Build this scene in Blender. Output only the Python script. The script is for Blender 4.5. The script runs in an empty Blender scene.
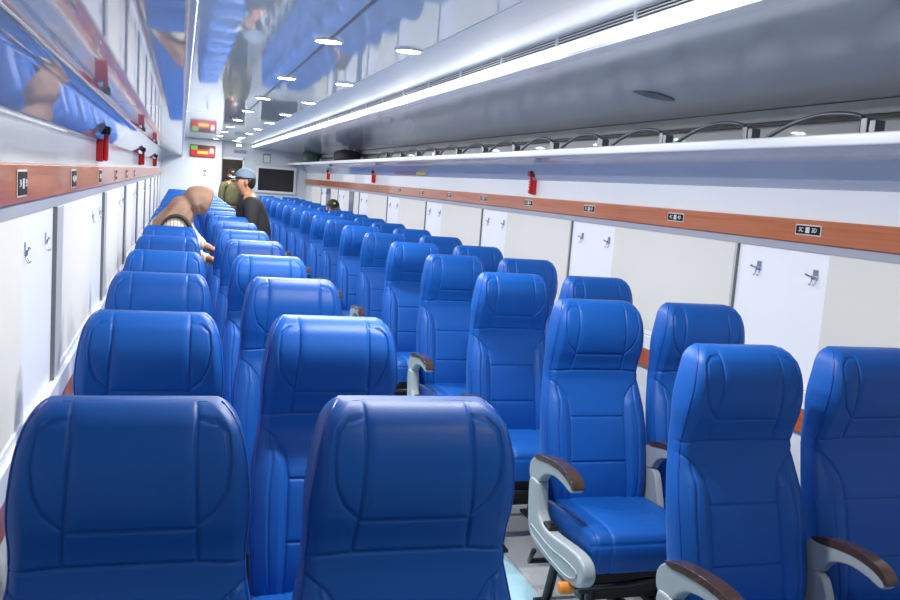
import bpy, bmesh, math, random
import numpy as np
from mathutils import Vector, Matrix
random.seed(7)
COL = bpy.context.scene.collection
CZ = 1.54                      # eye height of the photographer
WL, WR = -0.382, 2.457         # the two side walls
Y0, Y1 = -1.6, 18.6            # rear bulkhead, end bulkhead

# ------------------------------------------------------------------ materials
MATS = {}
def mat(name, rgb, rough=0.5, metal=0.0, spec=0.5, coat=0.0, ior=1.5, emit=None, noise=0.0, nscale=8.0, bump=0.0, bscale=200.0, coat_rough=0.03):
    if name in MATS: return MATS[name]
    m = bpy.data.materials.new(name); m.use_nodes = True
    nt = m.node_tree; b = nt.nodes['Principled BSDF']
    b.inputs['Base Color'].default_value = (*rgb, 1)
    b.inputs['Roughness'].default_value = rough
    b.inputs['Metallic'].default_value = metal
    b.inputs['IOR'].default_value = ior
    b.inputs['Specular IOR Level'].default_value = spec
    b.inputs['Coat Weight'].default_value = coat
    b.inputs['Coat Roughness'].default_value = coat_rough
    tc = nt.nodes.new('ShaderNodeTexCoord')
    if noise > 0:
        n = nt.nodes.new('ShaderNodeTexNoise'); n.inputs['Scale'].default_value = nscale; n.inputs['Detail'].default_value = 4
        r = nt.nodes.new('ShaderNodeMix'); r.data_type = 'RGBA'
        r.inputs['A'].default_value = (*[c*(1-noise) for c in rgb], 1)
        r.inputs['B'].default_value = (*[min(1, c*(1+noise)) for c in rgb], 1)
        nt.links.new(tc.outputs['Object'], n.inputs['Vector']); nt.links.new(n.outputs['Fac'], r.inputs['Factor'])
        nt.links.new(r.outputs['Result'], b.inputs['Base Color'])
    if bump > 0:
        n2 = nt.nodes.new('ShaderNodeTexNoise'); n2.inputs['Scale'].default_value = bscale; n2.inputs['Detail'].default_value = 3
        bp = nt.nodes.new('ShaderNodeBump'); bp.inputs['Strength'].default_value = bump; bp.inputs['Distance'].default_value = 0.002
        nt.links.new(tc.outputs['Object'], n2.inputs['Vector']); nt.links.new(n2.outputs['Fac'], bp.inputs['Height'])
        nt.links.new(bp.outputs['Normal'], b.inputs['Normal'])
    if emit:
        b.inputs['Emission Color'].default_value = (*emit[0], 1); b.inputs['Emission Strength'].default_value = emit[1]
    MATS[name] = m
    return m

def wood_mat():
    m = mat('orange_wood', (0.40, 0.105, 0.035), rough=0.28, coat=0.3, ior=1.5)
    nt = m.node_tree; b = nt.nodes['Principled BSDF']
    tc = nt.nodes.new('ShaderNodeTexCoord'); mp = nt.nodes.new('ShaderNodeMapping'); mp.inputs['Scale'].default_value = (1, 1.2, 60)
    n = nt.nodes.new('ShaderNodeTexNoise'); n.inputs['Scale'].default_value = 2.0; n.inputs['Detail'].default_value = 6
    cr = nt.nodes.new('ShaderNodeValToRGB')
    cr.color_ramp.elements[0].position = .3; cr.color_ramp.elements[0].color = (0.38, 0.095, 0.026, 1)
    cr.color_ramp.elements[1].position = .7; cr.color_ramp.elements[1].color = (0.50, 0.135, 0.038, 1)
    nt.links.new(tc.outputs['Object'], mp.inputs['Vector']); nt.links.new(mp.outputs['Vector'], n.inputs['Vector'])
    nt.links.new(n.outputs['Fac'], cr.inputs['Fac']); nt.links.new(cr.outputs['Color'], b.inputs['Base Color'])
    return m

M_LEATHER = mat('blue_leather', (0.006, 0.095, 0.41), rough=0.46, spec=0.32, bump=0.12, bscale=260, noise=0.06, nscale=6)
M_PIPE = mat('blue_piping', (0.005, 0.06, 0.38), rough=0.4)
M_WALL = mat('white_wall_panel', (0.78, 0.82, 0.86), rough=0.3, coat=0.3)
M_RACK = mat('glossy_white_rack', (0.74, 0.79, 0.86), rough=0.03, ior=1.9, spec=0.5)
M_CEIL = mat('glossy_ceiling_panel', (0.80, 0.84, 0.89), rough=0.04, ior=2.0, spec=0.5)
M_SIDE = mat('glossy_grey_panel', (0.54, 0.57, 0.61), rough=0.10, ior=1.8, spec=0.5)
M_LIP = mat('white_lip', (0.86, 0.89, 0.93), rough=0.25)
M_CREAM = mat('cream_blind', (0.74, 0.735, 0.69), rough=0.7, noise=0.02, nscale=2)
M_WHITEPAN = mat('white_pillar_panel', (0.88, 0.91, 0.95), rough=0.45, coat=0.1)
M_POST = mat('grey_post', (0.50, 0.51, 0.50), rough=0.4)
M_WOOD = wood_mat()
M_GREY = mat('grey_shade_and_plate', (0.36, 0.38, 0.45), rough=0.5)
M_PLASTIC = mat('grey_plastic', (0.35, 0.40, 0.42), rough=0.35, noise=0.02)
M_PAD = mat('brown_pad', (0.060, 0.034, 0.024), rough=0.22, coat=0.5, noise=0.5, nscale=40)
M_DARK = mat('dark_metal', (0.02, 0.02, 0.022), rough=0.45, metal=0.3)
M_BLACK = mat('black_plastic', (0.012, 0.012, 0.014), rough=0.35)
M_ORANGE = mat('orange_knob', (0.75, 0.24, 0.03), rough=0.35)
M_CHROME = mat('chrome', (0.55, 0.57, 0.6), rough=0.2, metal=1.0)
M_TUBE = mat('grey_tube', (0.20, 0.21, 0.22), rough=0.35, metal=0.6)
M_RED = mat('red_plastic', (0.65, 0.015, 0.02), rough=0.3)
M_DRED = mat('dark_red', (0.22, 0.01, 0.015), rough=0.35)
M_WHITE = mat('white_paint', (0.85, 0.86, 0.87), rough=0.5)
M_SCREEN = mat('screen', (0.012, 0.012, 0.016), rough=0.12)
M_GREEN = mat('green_label', (0.25, 0.62, 0.10), rough=0.5)
M_YELLOW = mat('yellow_label', (0.85, 0.72, 0.08), rough=0.5)
M_PINK = mat('pinkish_red', (0.55, 0.22, 0.28), rough=0.5)
M_FLOOR = mat('floor_grey', (0.50, 0.53, 0.54), rough=0.45, noise=0.05, nscale=15)
M_AISLE = mat('floor_pale_blue', (0.42, 0.68, 0.78), rough=0.35, noise=0.05, nscale=15)
M_BAND = mat('metal_frame', (0.70, 0.66, 0.60), rough=0.35, metal=0.3)
M_LAMP = mat('lamp_lens', (0.9, 0.9, 0.9), emit=((1, 0.98, 0.95), 30.0))
M_STRIP = mat('lamp_strip', (0.85, 0.87, 0.9), rough=0.3, emit=((1, 0.985, 0.96), 2.6))
M_TRIMRING = mat('lamp_ring', (0.8, 0.82, 0.85), rough=0.25)
M_BLUEGREY = mat('blue_grey_sticker', (0.16, 0.22, 0.30), rough=0.4)

# ------------------------------------------------------------------ helpers
def tag(o, label=None, cat=None, group=None, kind=None):
    if label: o['label'] = label
    if cat: o['category'] = cat
    if group: o['group'] = group
    if kind: o['kind'] = kind
    return o
def thing(name, label, cat, loc=(0, 0, 0), group=None):
    o = bpy.data.objects.new(name, None); COL.objects.link(o); o.location = loc; o.empty_display_size = .1
    return tag(o, label, cat, group)
def link_mesh(name, me, m, parent=None, smooth=False):
    o = bpy.data.objects.new(name, me); COL.objects.link(o)
    if m: me.materials.append(m)
    if parent: o.parent = parent
    if smooth:
        for p in me.polygons: p.use_smooth = True
    return o
def obj(name, bm, m, parent=None, smooth=False, bevel=0.0, seg=2):
    bmesh.ops.recalc_face_normals(bm, faces=bm.faces[:])
    me = bpy.data.meshes.new(name); bm.to_mesh(me); bm.free()
    o = link_mesh(name, me, m, parent, smooth)
    if bevel > 0:
        md = o.modifiers.new('bevel', 'BEVEL'); md.width = bevel; md.segments = seg; md.limit_method = 'ANGLE'; md.angle_limit = math.radians(40)
        for p in me.polygons: p.use_smooth = True
        wn = o.modifiers.new('wn', 'WEIGHTED_NORMAL'); wn.keep_sharp = True
    return o
def box(bm, x0, x1, y0, y1, z0, z1):
    vs = [bm.verts.new(p) for p in ((x0,y0,z0),(x1,y0,z0),(x1,y1,z0),(x0,y1,z0),(x0,y0,z1),(x1,y0,z1),(x1,y1,z1),(x0,y1,z1))]
    for f in ((0,3,2,1),(4,5,6,7),(0,1,5,4),(1,2,6,5),(2,3,7,6),(3,0,4,7)): bm.faces.new([vs[i] for i in f])
    return bm
def B(*a):
    return box(bmesh.new(), *a)
def tube(bm, pts, r, n=8, closed=False, cap=True):
    pts = [Vector(p) for p in pts]; rings = []
    rr = r if isinstance(r, (list, tuple)) else [r]*len(pts)
    up = Vector((0.013, 0.021, 1)).normalized()
    for i, p in enumerate(pts):
        a = pts[i-1] if (i > 0 or closed) else pts[i]; b = pts[(i+1) % len(pts)] if (i < len(pts)-1 or closed) else pts[i]
        t = (b-a).normalized()
        s = t.cross(up)
        if s.length < 1e-3: s = t.cross(Vector((1, 0, 0)))
        s.normalize(); u = s.cross(t)
        rings.append([bm.verts.new(p + rr[i]*(math.cos(2*math.pi*k/n)*s + math.sin(2*math.pi*k/n)*u)) for k in range(n)])
    N = len(rings)
    for i in range(N if closed else N-1):
        A_, B_ = rings[i], rings[(i+1) % N]
        for k in range(n): bm.faces.new((A_[k], A_[(k+1) % n], B_[(k+1) % n], B_[k]))
    if not closed and cap:
        bm.faces.new(rings[0][::-1]); bm.faces.new(rings[-1])
    return bm
def prism_x(bm, poly, x0, x1):
    """extrude a (y, z) outline along x"""
    a = [bm.verts.new((x0, y, z)) for y, z in poly]; b = [bm.verts.new((x1, y, z)) for y, z in poly]
    n = len(poly)
    bm.faces.new(a); bm.faces.new(b[::-1])
    for i in range(n): bm.faces.new((a[i], b[i], b[(i+1) % n], a[(i+1) % n]))
    return bm
def prism_y(bm, poly, y0, y1, closed=True):
    """extrude an (x, z) outline along y"""
    a = [bm.verts.new((x, y0, z)) for x, z in poly]; b = [bm.verts.new((x, y1, z)) for x, z in poly]
    n = len(poly)
    if closed: bm.faces.new(a); bm.faces.new(b[::-1])
    for i in range(n if closed else n-1): bm.faces.new((a[i], b[i], b[(i+1) % n], a[(i+1) % n]))
    return bm
def disc(bm, c, r, z0, z1, n=24, ry=None):
    ry = ry or r
    a = [bm.verts.new((c[0]+r*math.cos(2*math.pi*k/n), c[1]+ry*math.sin(2*math.pi*k/n), z0)) for k in range(n)]
    b = [bm.verts.new((c[0]+r*math.cos(2*math.pi*k/n), c[1]+ry*math.sin(2*math.pi*k/n), z1)) for k in range(n)]
    bm.faces.new(a[::-1]); bm.faces.new(b)
    for k in range(n): bm.faces.new((a[k], a[(k+1) % n], b[(k+1) % n], b[k]))
    return bm
def smoothpoly(pts, it=2):
    for _ in range(it):
        q = []
        for i in range(len(pts)):
            a, b = pts[i], pts[(i+1) % len(pts)]
            q += [(a[0]*.75+b[0]*.25, a[1]*.75+b[1]*.25), (a[0]*.25+b[0]*.75, a[1]*.25+b[1]*.75)]
        pts = q
    return pts
def ellipsoid(bm, c, r, nu=20, nv=14, rot=None):
    rings = []
    c = Vector(c)
    for j in range(nv+1):
        ph = math.pi*j/nv
        ring = []
        for i in range(nu):
            th = 2*math.pi*i/nu
            v = Vector((r[0]*math.sin(ph)*math.cos(th), r[1]*math.sin(ph)*math.sin(th), r[2]*math.cos(ph)))
            if rot: v = rot @ v
            ring.append(c+v)
        rings.append(ring)
    top = bm.verts.new(rings[0][0]); bot = bm.verts.new(rings[-1][0])
    R_ = [[bm.verts.new(p) for p in rg] for rg in rings[1:-1]]
    for i in range(nu):
        bm.faces.new((top, R_[0][i], R_[0][(i+1) % nu])); bm.faces.new((bot, R_[-1][(i+1) % nu], R_[-1][i]))
        for j in range(len(R_)-1): bm.faces.new((R_[j][i], R_[j+1][i], R_[j+1][(i+1) % nu], R_[j][(i+1) % nu]))
    return bm
FONT = None
def text_mesh(name, s, size, m, parent, matrix, label=None, extrude=0.0006):
    cu = bpy.data.curves.new(name, 'FONT'); cu.body = s; cu.size = size; cu.align_x = 'CENTER'; cu.align_y = 'CENTER'; cu.extrude = extrude
    t = bpy.data.objects.new(name, cu); COL.objects.link(t)
    dg = bpy.context.evaluated_depsgraph_get(); me = bpy.data.meshes.new_from_object(t.evaluated_get(dg))
    bpy.data.objects.remove(t)
    o = bpy.data.objects.new(name, me); COL.objects.link(o); me.materials.clear(); me.materials.append(m)
    o.matrix_local = matrix
    if parent: o.parent = parent
    return o
def copy_tree(o, parent=None):
    c = o.copy(); COL.objects.link(c)
    if parent: c.parent = parent; c.matrix_parent_inverse = o.matrix_parent_inverse
    for ch in [x for x in bpy.data.objects if x.parent == o]: copy_tree(ch, c)
    return c
def struct(name, bm, m, **k):
    return tag(obj(name, bm, m, **k), kind='structure')

# ------------------------------------------------------------------ the shell
bm = bmesh.new(); box(bm, WL-.1, .68, Y0, Y1, -.06, 0); box(bm, 1.40, WR+.1, Y0, Y1, -.06, 0); box(bm, .68, 1.40, Y0, Y1+1.7, -.06, -.004)
fl = struct('floor', bm, M_FLOOR)
struct('trim_1', B(.70, 1.385, Y0, Y1+1.6, -.003, .004), M_AISLE)['label'] = 'pale blue aisle runner'
for side, X, s in (('left', WL, -1), ('right', WR, 1)):
    a, b = sorted((X, X+s*.05))
    struct('wall_'+side, B(a, b, Y0, Y1, 0, 2.2), M_WALL)
    def trim(n, z0, z1, d, m, bev=0.004):
        a, b = sorted((X-s*d, X-s*.0005)); o = struct('trim_%d' % n, B(a, b, Y0, Y1, z0, z1), m, bevel=bev); return o
    k = 2 if side == 'left' else 8
    trim(k, 1.43, 1.525, .022, M_WOOD)
    trim(k+1, 1.395, 1.4295, .010, M_GREY, 0)  # shade of the recess below the wooden band, painted as a grey strip
    trim(k+2, .765, .838, .028, M_LIP)
    trim(k+3, .665, .764, .022, M_WOOD)
    trim(k+4, .02, .10, .012, M_POST)
    struct('baseboard_'+side, B(*sorted((X-s*.03, X-s*.0005)), Y0, Y1, 0.001, .018), M_POST)
# ceiling: flat glossy panel, side slopes over the racks
struct('ceiling', B(-.02, 1.35, Y0, Y1, CZ+.604, CZ+.66), M_CEIL)
slope = [(1.40, 2.061), (1.72, 2.052), (2.0, 2.040), (2.2, 2.012), (2.40, 1.975)]
bm = prism_y(bmesh.new(), slope + [(2.44, 2.01), (2.2, 2.06), (1.72, 2.10), (1.40, 2.11)], Y0, Y1)
struct('trim_20', bm, M_SIDE, bevel=.01)
bm = prism_y(bmesh.new(), [(-.02, 2.144), (-.1, 2.12), (-.3, 2.03), (-.381, 1.95), (-.381, 2.0), (-.3, 2.09), (-.1, 2.17), (-.02, 2.19)], Y0, Y1)
struct('trim_21', bm, M_SIDE)
struct('trim_22', B(2.385, 2.4565, Y0, Y1, 1.925, 1.974), M_POST)      # pale ledge behind the rack
struct('trim_23', B(2.40, 2.4565, Y0, Y1, 1.914, 1.924), M_BLACK)      # dark gap line
struct('trim_24', B(.588, .604, Y0, Y1, 2.1425, 2.1440), mat('joint', (0.16, 0.15, 0.16), rough=.4))
M_BRUSH = mat('ribbed_aluminium_panel', (0.80, 0.82, 0.84), rough=0.30, metal=0.15, ior=1.8)
nt = M_BRUSH.node_tree; tc = nt.nodes.new('ShaderNodeTexCoord'); mp = nt.nodes.new('ShaderNodeMapping'); mp.inputs['Scale'].default_value = (90, .25, 1)
nz = nt.nodes.new('ShaderNodeTexNoise'); nz.inputs['Scale'].default_value = 1.0; nz.inputs['Detail'].default_value = 3; bp = nt.nodes.new('ShaderNodeBump'); bp.inputs['Strength'].default_value = .35; bp.inputs['Distance'].default_value = .003
nt.links.new(tc.outputs['Object'], mp.inputs['Vector']); nt.links.new(mp.outputs['Vector'], nz.inputs['Vector']); nt.links.new(nz.outputs['Fac'], bp.inputs['Height']); nt.links.new(bp.outputs['Normal'], nt.nodes['Principled BSDF'].inputs['Normal'])
struct('trim_27', B(1.01, 1.349, Y0, Y1, 2.1415, 2.1440), M_BRUSH)
# outer roof, so that no sky is seen
struct('trim_25', B(WL-.05, WR+.05, Y0, Y1, 2.21, 2.25), M_POST)

# ventilation grille and lamp strip along the ceiling step
lamp = thing('ceiling_light_strip', 'long white light strip running along the right edge of the glossy ceiling', 'light', (1.35, 0, 2.06))
def loc(o, p): o.location = Vector(o.location)-Vector(p.location); return o
YS = 1.80
o = obj('strip_housing', B(.008, .05, YS, Y1, 0, .045), M_TRIMRING, lamp)
o = obj('strip_lens', B(-.004, .008, YS, Y1, .006, .042), M_STRIP, lamp)
o = obj('strip_edge', B(-.006, .05, YS, Y1, -.006, .006), M_LIP, lamp)
gr = thing('air_grille', 'long slotted air grille between ceiling and right light strip', 'grille', (1.35, 0, 2.104))
obj('backing', B(0, .007, YS, Y1, 0, .0375), M_BLACK, gr)
bm = bmesh.new()
for i in range(4): box(bm, -.006, .0, YS, Y1, .001+i*.0105, .005+i*.0105)
g_ = obj('slats', bm, M_TRIMRING, gr)
y = YS+.2
while y < Y1:
    obj('divider', B(-.008, 0, y, y+.014, 0, .0375), M_LIP, gr); y += .62
struct('trim_26', B(1.352, 1.40, Y0, YS-.01, 2.06, 2.144), M_SIDE)

# ------------------------------------------------------------------ luggage racks
def rack(name, X, s, label):
    t = thing('luggage_rack', label, 'luggage rack', (0, 0, 0))
    e = X - s*.397
    sec = [(X-s*.001, 1.645), (X-s*.012, 1.665), (X-s*.06, 1.745), (X-s*.085, 1.773), (X-s*.125, 1.785), (e+s*.012, 1.785), (e+s*.012, 1.797), (X-s*.001, 1.797)]
    bm = prism_y(bmesh.new(), sec, Y0, Y1)
    obj('shelf_panel', bm, M_RACK, t, bevel=.012, seg=3)
    a, b = sorted((e, e+s*.018))
    obj('front_lip', B(a, b, Y0, Y1, 1.776, 1.816), M_LIP, t, bevel=.007, seg=3)
    return t, e
rl, el = rack('l', WL, -1, 'glossy white luggage rack close above the left row of windows')
rr, er = rack('r', WR, 1, 'white luggage rack with metal loops along the right wall')
# wire loops and clamps standing on the right rack
for k in range(12):
    y = 2.50 + k*.655
    bm = bmesh.new(); pts = []
    for i in range(17):
        u = i/16
        pts.append((2.14, y + u*.55, 1.797 + .098*math.sin(math.pi*(.30+.70*u))**.8 if u < 1 else 1.797))
    pts = [(2.14, y, 1.797)] + pts
    tube(bm, pts, .0085, 8)
    obj('guard_loop', bm, M_TUBE, rr, smooth=True)
    bm = B(2.13, 2.15, y-.036, y-.006, 1.797, 1.872); box(bm, 2.12, 2.16, y-.085, y-.058, 1.797, 1.862); box(bm, 2.13, 2.15, y-.06, y-.044, 1.83, 1.85)
    obj('clamp', bm, M_TUBE, rr, bevel=.003)
# cabin speaker set in the slope
sp = thing('ceiling_speaker', 'oval grey speaker cover set in the sloping ceiling above the right rack', 'speaker', (2.045, 3.74, 2.034))
bm = disc(bmesh.new(), (0, 0), .105, -.006, .004, 28, .062)
oo = obj('grille_cover', bm, mat('speaker_grey', (0.20, 0.22, 0.21), rough=.4), sp, bevel=.003); oo.rotation_euler = (0, math.radians(8), 0)

# ------------------------------------------------------------------ downlights
def downlight():
    t = thing('downlight', '', 'ceiling light', (0, 0, 2.144))
    obj('lens', disc(bmesh.new(), (0, 0), .052, -.009, -.004), M_LAMP, t)
    bm = bmesh.new(); n = 28
    tube(bm, [(.060*math.cos(2*math.pi*k/n), .060*math.sin(2*math.pi*k/n), -.004) for k in range(n)], .0065, 6, closed=True)
    obj('bezel', bm, M_TRIMRING, t, smooth=True)
    li = bpy.data.lights.new('lamp', 'AREA'); li.shape = 'DISK'; li.size = .085; li.energy = 14; li.color = (1, .985, .96)
    lo = bpy.data.objects.new('lamp', li); COL.objects.link(lo); lo.parent = t; lo.location = (0, 0, -.010)
    return t
dl = downlight()
ordn = ['nearest', 'second', 'third', 'fourth', 'fifth', 'sixth', 'seventh', 'eighth', 'ninth', 'tenth', 'eleventh', 'twelfth', 'thirteenth', 'fourteenth', 'fifteenth', 'sixteenth', 'seventeenth', 'eighteenth']
first = True
for xi, X in enumerate((.596, .955)):
    for k in range(-1-xi, 9):
        t = dl if first else copy_tree(dl); first = False
        t.location = (X, 4.02+1.665*k, 2.144)
        if k == -2:  # unseen lamp added to brighten the near seats, dimmer than the others
            lc = [c for c in bpy.data.objects if c.parent == t and c.type == 'LIGHT'][0]; lc.data = lc.data.copy(); lc.data.energy = 6
        if k < 0: t['label'] = 'round ceiling downlight overhead, behind the field of view, %s line' % ('left' if xi == 0 else 'right'); t['group'] = 'overhead downlights'+str(xi)
        else:
            t['label'] = 'round bright downlight %s, %s from the camera' % ('on the dark ceiling joint' if xi == 0 else 'beside the air grille', ordn[k])
            t['group'] = 'downlights on the dark joint' if xi == 0 else 'downlights beside the grille'

# ------------------------------------------------------------------ window bays
def hook(x, y, z, s, label):
    t = thing('coat_hook', label, 'coat hook', (x+s*.0015, y, z), 'double coat hooks on the window pillars'); t.scale = (.5, .5, .5) if s > 0 else (.4, .42, .42)
    obj('plate', B(*sorted((0, -s*.006)), -.032, .032, .012, .055), M_BLUEGREY, t, bevel=.003)
    obj('bracket', B(*sorted((0, -s*.018)), -.038, .034, -.022, .012), M_CHROME, t, bevel=.004)
    for yy in (-.026, .026):
        bm = tube(bmesh.new(), [(-s*.012, yy, -.018), (-s*.02, yy, -.055), (-s*.03, yy, -.072), (-s*.04, yy, -.062)], .0045, 8)
        obj('prong', bm, M_CHROME, t, smooth=True)
    bm = tube(bmesh.new(), [(-s*.014, .03, -.004), (-s*.014, .085, .004), (-s*.014, .105, .008)], [.005, .006, .010], 8)
    obj('latch_arm', bm, M_TUBE, t, smooth=True)
    return t
wn = 0
for side, X, s, ph, pw in (('right', WR, 1, 3.545, .022), ('left', WL, -1, 3.05, .16)):
    for k in range(-2, 9):
        yp = ph + 1.835*k
        if yp + 1.2 > Y1 or yp < Y0+.7: continue
        wn += 1
        def slab(d, y0, y1, z0, z1): return B(*sorted((X-s*.0005, X-s*d)), y0, y1, z0, z1)
        rn = ordn[max(0, k)] if side == 'right' else ordn[max(0, k)]
        w = struct('window_%d' % wn, slab(.004, yp-.60, yp-.002, .84, 1.394), M_WHITEPAN)
        t = thing('window_post', 'slim grey post beside the %s window blind on the %s wall' % (ordn[k+2], side), 'post', (X, yp, .84), 'window posts on the %s wall' % side)
        o = obj('post', B(*sorted((-s*.0005, -s*.016)), 0, pw, 0, .554), M_POST, t, bevel=.003)
        o = obj('seam', B(*sorted((-s*.0005, -s*.017)), -.004, -.0005, 0, .554), M_TUBE, t)
        bl = thing('window_blind', 'cream roller blind closed over a window, %s along the %s wall' % (ordn[k+2], side), 'blind', (X, yp+pw+.002, .84), 'window blinds on the %s wall' % side)
        bw = 1.835-.60-pw-.008
        obj('blind_panel', B(*sorted((-s*.0005, -s*.010)), 0, bw, .026, .554), M_CREAM, bl)
        obj('bottom_rail', B(*sorted((-s*.0005, -s*.016)), 0, bw, 0, .024), M_LIP, bl, bevel=.003)
        if k >= -1:
            for j, yy in enumerate((yp-.16, yp-.53)):
                hook(X-s*.004, yy, 1.30, s, 'chrome double coat hook on the %s window pillar of the %s wall, %s one' % (ordn[k+2], side, 'farther' if j == 0 else 'nearer'))
# two unlit window openings with raised blinds far along the right wall
for i, (a, b) in enumerate(((13.15, 13.5), (15.3, 15.75))):
    o = tag(obj('window_%d' % (40+i), B(WR-.019, WR-.0165, a, b, .84, 1.394), mat('dim_glass', (0.20, 0.23, 0.27), rough=.15)), kind='structure')

# ------------------------------------------------------------------ seat number plates
def number_plate(X, s, y, z, txt, label, w=.145, h=.034):
    t = thing('seat_number_plate', label, 'number plate', (X-s*.022, y, z), 'seat number plates on the wooden band')
    obj('frame', B(*sorted((0, -s*.003)), -w/2-.006, w/2+.006, -h/2-.005, h/2+.005), M_BAND, t, bevel=.002)
    obj('face', B(*sorted((0, -s*.005)), -w/2, w/2, -h/2, h/2), mat('plate_black', (.010, .010, .011), rough=.7, spec=.2), t, bevel=.001)
    # lettering reads along the wall
    if s > 0: R_ = Matrix(((0, 0, -1), (-1, 0, 0), (0, 1, 0)))
    else: R_ = Matrix(((0, 0, 1), (1, 0, 0), (0, 1, 0)))
    n, gap = txt, .040
    for sx, body in ((-1, n+('C' if s > 0 else 'A')), (1, n+('D' if s > 0 else 'B'))):
        off = R_ @ Vector((sx*gap, 0, 0))
        mtx = Matrix.Translation(Vector((-s*.0056, 0, 0))+off) @ R_.to_4x4()
        text_mesh('lettering', body, .025, M_WHITE, t, mtx)
    bm = B(*sorted((-s*.005, -s*.0062)), -.012, .012, -.012, .012)
    box(bm, *sorted((-s*.0062, -s*.0064)), -.002, .002, -.012, .012)
    obj('pictogram', bm, mat('icon_grey', (0.65, 0.67, 0.68), rough=.5), t)
    return t
for k in range(9):
    number_plate(WR, 1, 3.067+1.025*k, 1.483, str(3+k), 'black seat number plate reading %dC and %dD on the right wooden band' % (3+k, 3+k))
for k in range(6):
    number_plate(WL, -1, 2.33+1.07*k, 1.478, str(3+k), 'framed seat number plate on the left wooden band, %s from the camera' % ordn[k], w=.12, h=.055)

# ------------------------------------------------------------------ emergency hammers
def hammer(X, s, y, label):
    t = thing('emergency_hammer', label, 'emergency hammer', (X-s*.03, y, 1.55), 'red emergency hammers')
    obj('holder', B(*sorted((s*.03, 0)), -.024, .024, -.005, .10), M_RED, t, bevel=.006)
    bm = B(*sorted((0, -s*.022)), -.017, .017, .0, .130)
    obj('handle', bm, M_RED, t, bevel=.008)
    bm = B(*sorted((s*.01, -s*.03)), -.024, .024, .122, .160)
    tube(bm, [(-s*.01, -.036, .142), (-s*.01, .036, .142)], [.009, .009], 10)
    obj('hammer_head', bm, M_DRED if s > 0 else M_BLACK, t, bevel=.004)
    for i, zz in enumerate((.03, .05, .07, .09)):
        obj('marking', B(*sorted((-s*.0225, -s*.0232)), -.012, .012-.004*(i % 2), zz, zz+.008), M_WHITE, t)
    return t
for y, n in ((6.10, 'nearest'), (11.75, 'middle'), (15.6, 'farthest')): hammer(WR, 1, y, 'red emergency hammer in its holder above the right wooden band, the %s' % n)
for y, n in ((4.55, 'nearest'), (8.9, 'second'), (13.3, 'third')): hammer(WL, -1, y, 'red emergency hammer with black head on the left wall, the %s' % n)

# paper notices and coloured strips on the right wall
def flat(name, x, y0, y1, z0, z1, m, label, cat):
    o = obj(name, B(-.002, .0, -(y1-y0)/2, (y1-y0)/2, 0, z1-z0), m); o.location = (x, (y0+y1)/2, z0); return tag(o, label, cat)
flat('paper_notice', WR-.0007, 13.2, 14.2, 1.535, 1.642, M_WHITE, 'white paper notice on the right wall far down the coach, the farther of two', 'notice')
flat('paper_notice', WR-.0007, 11.9, 12.5, 1.535, 1.642, M_WHITE, 'white paper notice beside the middle emergency hammer, the nearer of two', 'notice')
o = flat('red_strip', WR-.045, 9.5, 10.5, 1.672, 1.712, M_PINK, 'pinkish red strip under the right luggage rack', 'sticker'); o.rotation_euler = (0, math.radians(31), 0)
o = flat('yellow_strip', WR-.045, 9.05, 9.45, 1.665, 1.725, M_YELLOW, 'yellow strip under the right luggage rack', 'sticker'); o.rotation_euler = (0, math.radians(31), 0)

# ------------------------------------------------------------------ seats
ZT = 1.162
def interp(z, pts):
    xs = np.array([p[0] for p in pts]); ys = np.array([p[1] for p in pts])
    # smooth (cubic hermite) interpolation
    d = np.gradient(ys, xs); z = np.clip(z, xs[0], xs[-1])
    i = np.clip(np.searchsorted(xs, z)-1, 0, len(xs)-2); h = xs[i+1]-xs[i]; t = (z-xs[i])/h
    return (2*t**3-3*t**2+1)*ys[i]+(t**3-2*t**2+t)*h*d[i]+(-2*t**3+3*t**2)*ys[i+1]+(t**3-t**2)*h*d[i+1]
YF = [(.38, -.150), (.50, -.148), (.62, -.122), (.74, -.086), (.82, -.054), (.87, -.038), (.92, -.040), (.98, -.060), (1.04, -.070), (1.09, -.064), (1.13, -.046), (1.17, -.022)]
HW = [(.38, .195), (.50, .203), (.64, .207), (.76, .204), (.82, .195), (.87, .186), (.92, .184), (.99, .186), (1.05, .181), (1.10, .173), (1.14, .161), (1.17, .149)]
CW = [(.38, .165), (.76, .165), (.88, .160), (.96, .156), (1.05, .152), (1.13, .146), (1.17, .140)]
DD = [(.38, .016), (.76, .018), (.88, .020), (.96, .024), (1.05, .026), (1.13, .024), (1.17, .022)]
TH = [(.38, .115), (.62, .115), (.84, .100), (.92, .110), (1.04, .150), (1.12, .125), (1.17, .095)]
def seg_dist(x, z, pl):
    d = np.full(x.shape, 9.)
    for (ax, az), (bx, bz) in zip(pl[:-1], pl[1:]):
        vx, vz = bx-ax, bz-az; L = vx*vx+vz*vz
        t = np.clip(((x-ax)*vx+(z-az)*vz)/L, 0, 1)
        d = np.minimum(d, np.hypot(x-ax-t*vx, z-az-t*vz))
    return d
SEAMS = []
for s in (-1, 1):
    SEAMS.append([(s*.095, 1.20), (s*.094, 1.10), (s*.100, .97), (s*.104, .905)])            # pillow sides
    SEAMS.append([(s*.098, 1.150), (s*.125, 1.146), (s*.143, 1.125), (s*.148, 1.08), (s*.143, 1.035), (s*.128, 1.00), (s*.100, .972)])  # ears
    SEAMS.append([(s*.190, .870), (s*.150, .842), (s*.118, .800), (s*.110, .74), (s*.112, .60), (s*.120, .40)])  # inner wing seam
    SEAMS.append([(s*.158, .846), (s*.152, .79), (s*.162, .70), (s*.160, .56), (s*.150, .40)])
SEAMS.append([(-.10, .968), (.10, .968)])
SEAMS.append([(-.19, .897), (-.1, .904), (.1, .904), (.19, .897)])
SEAMS.append([(-.11, .735), (.11, .735)])
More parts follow.
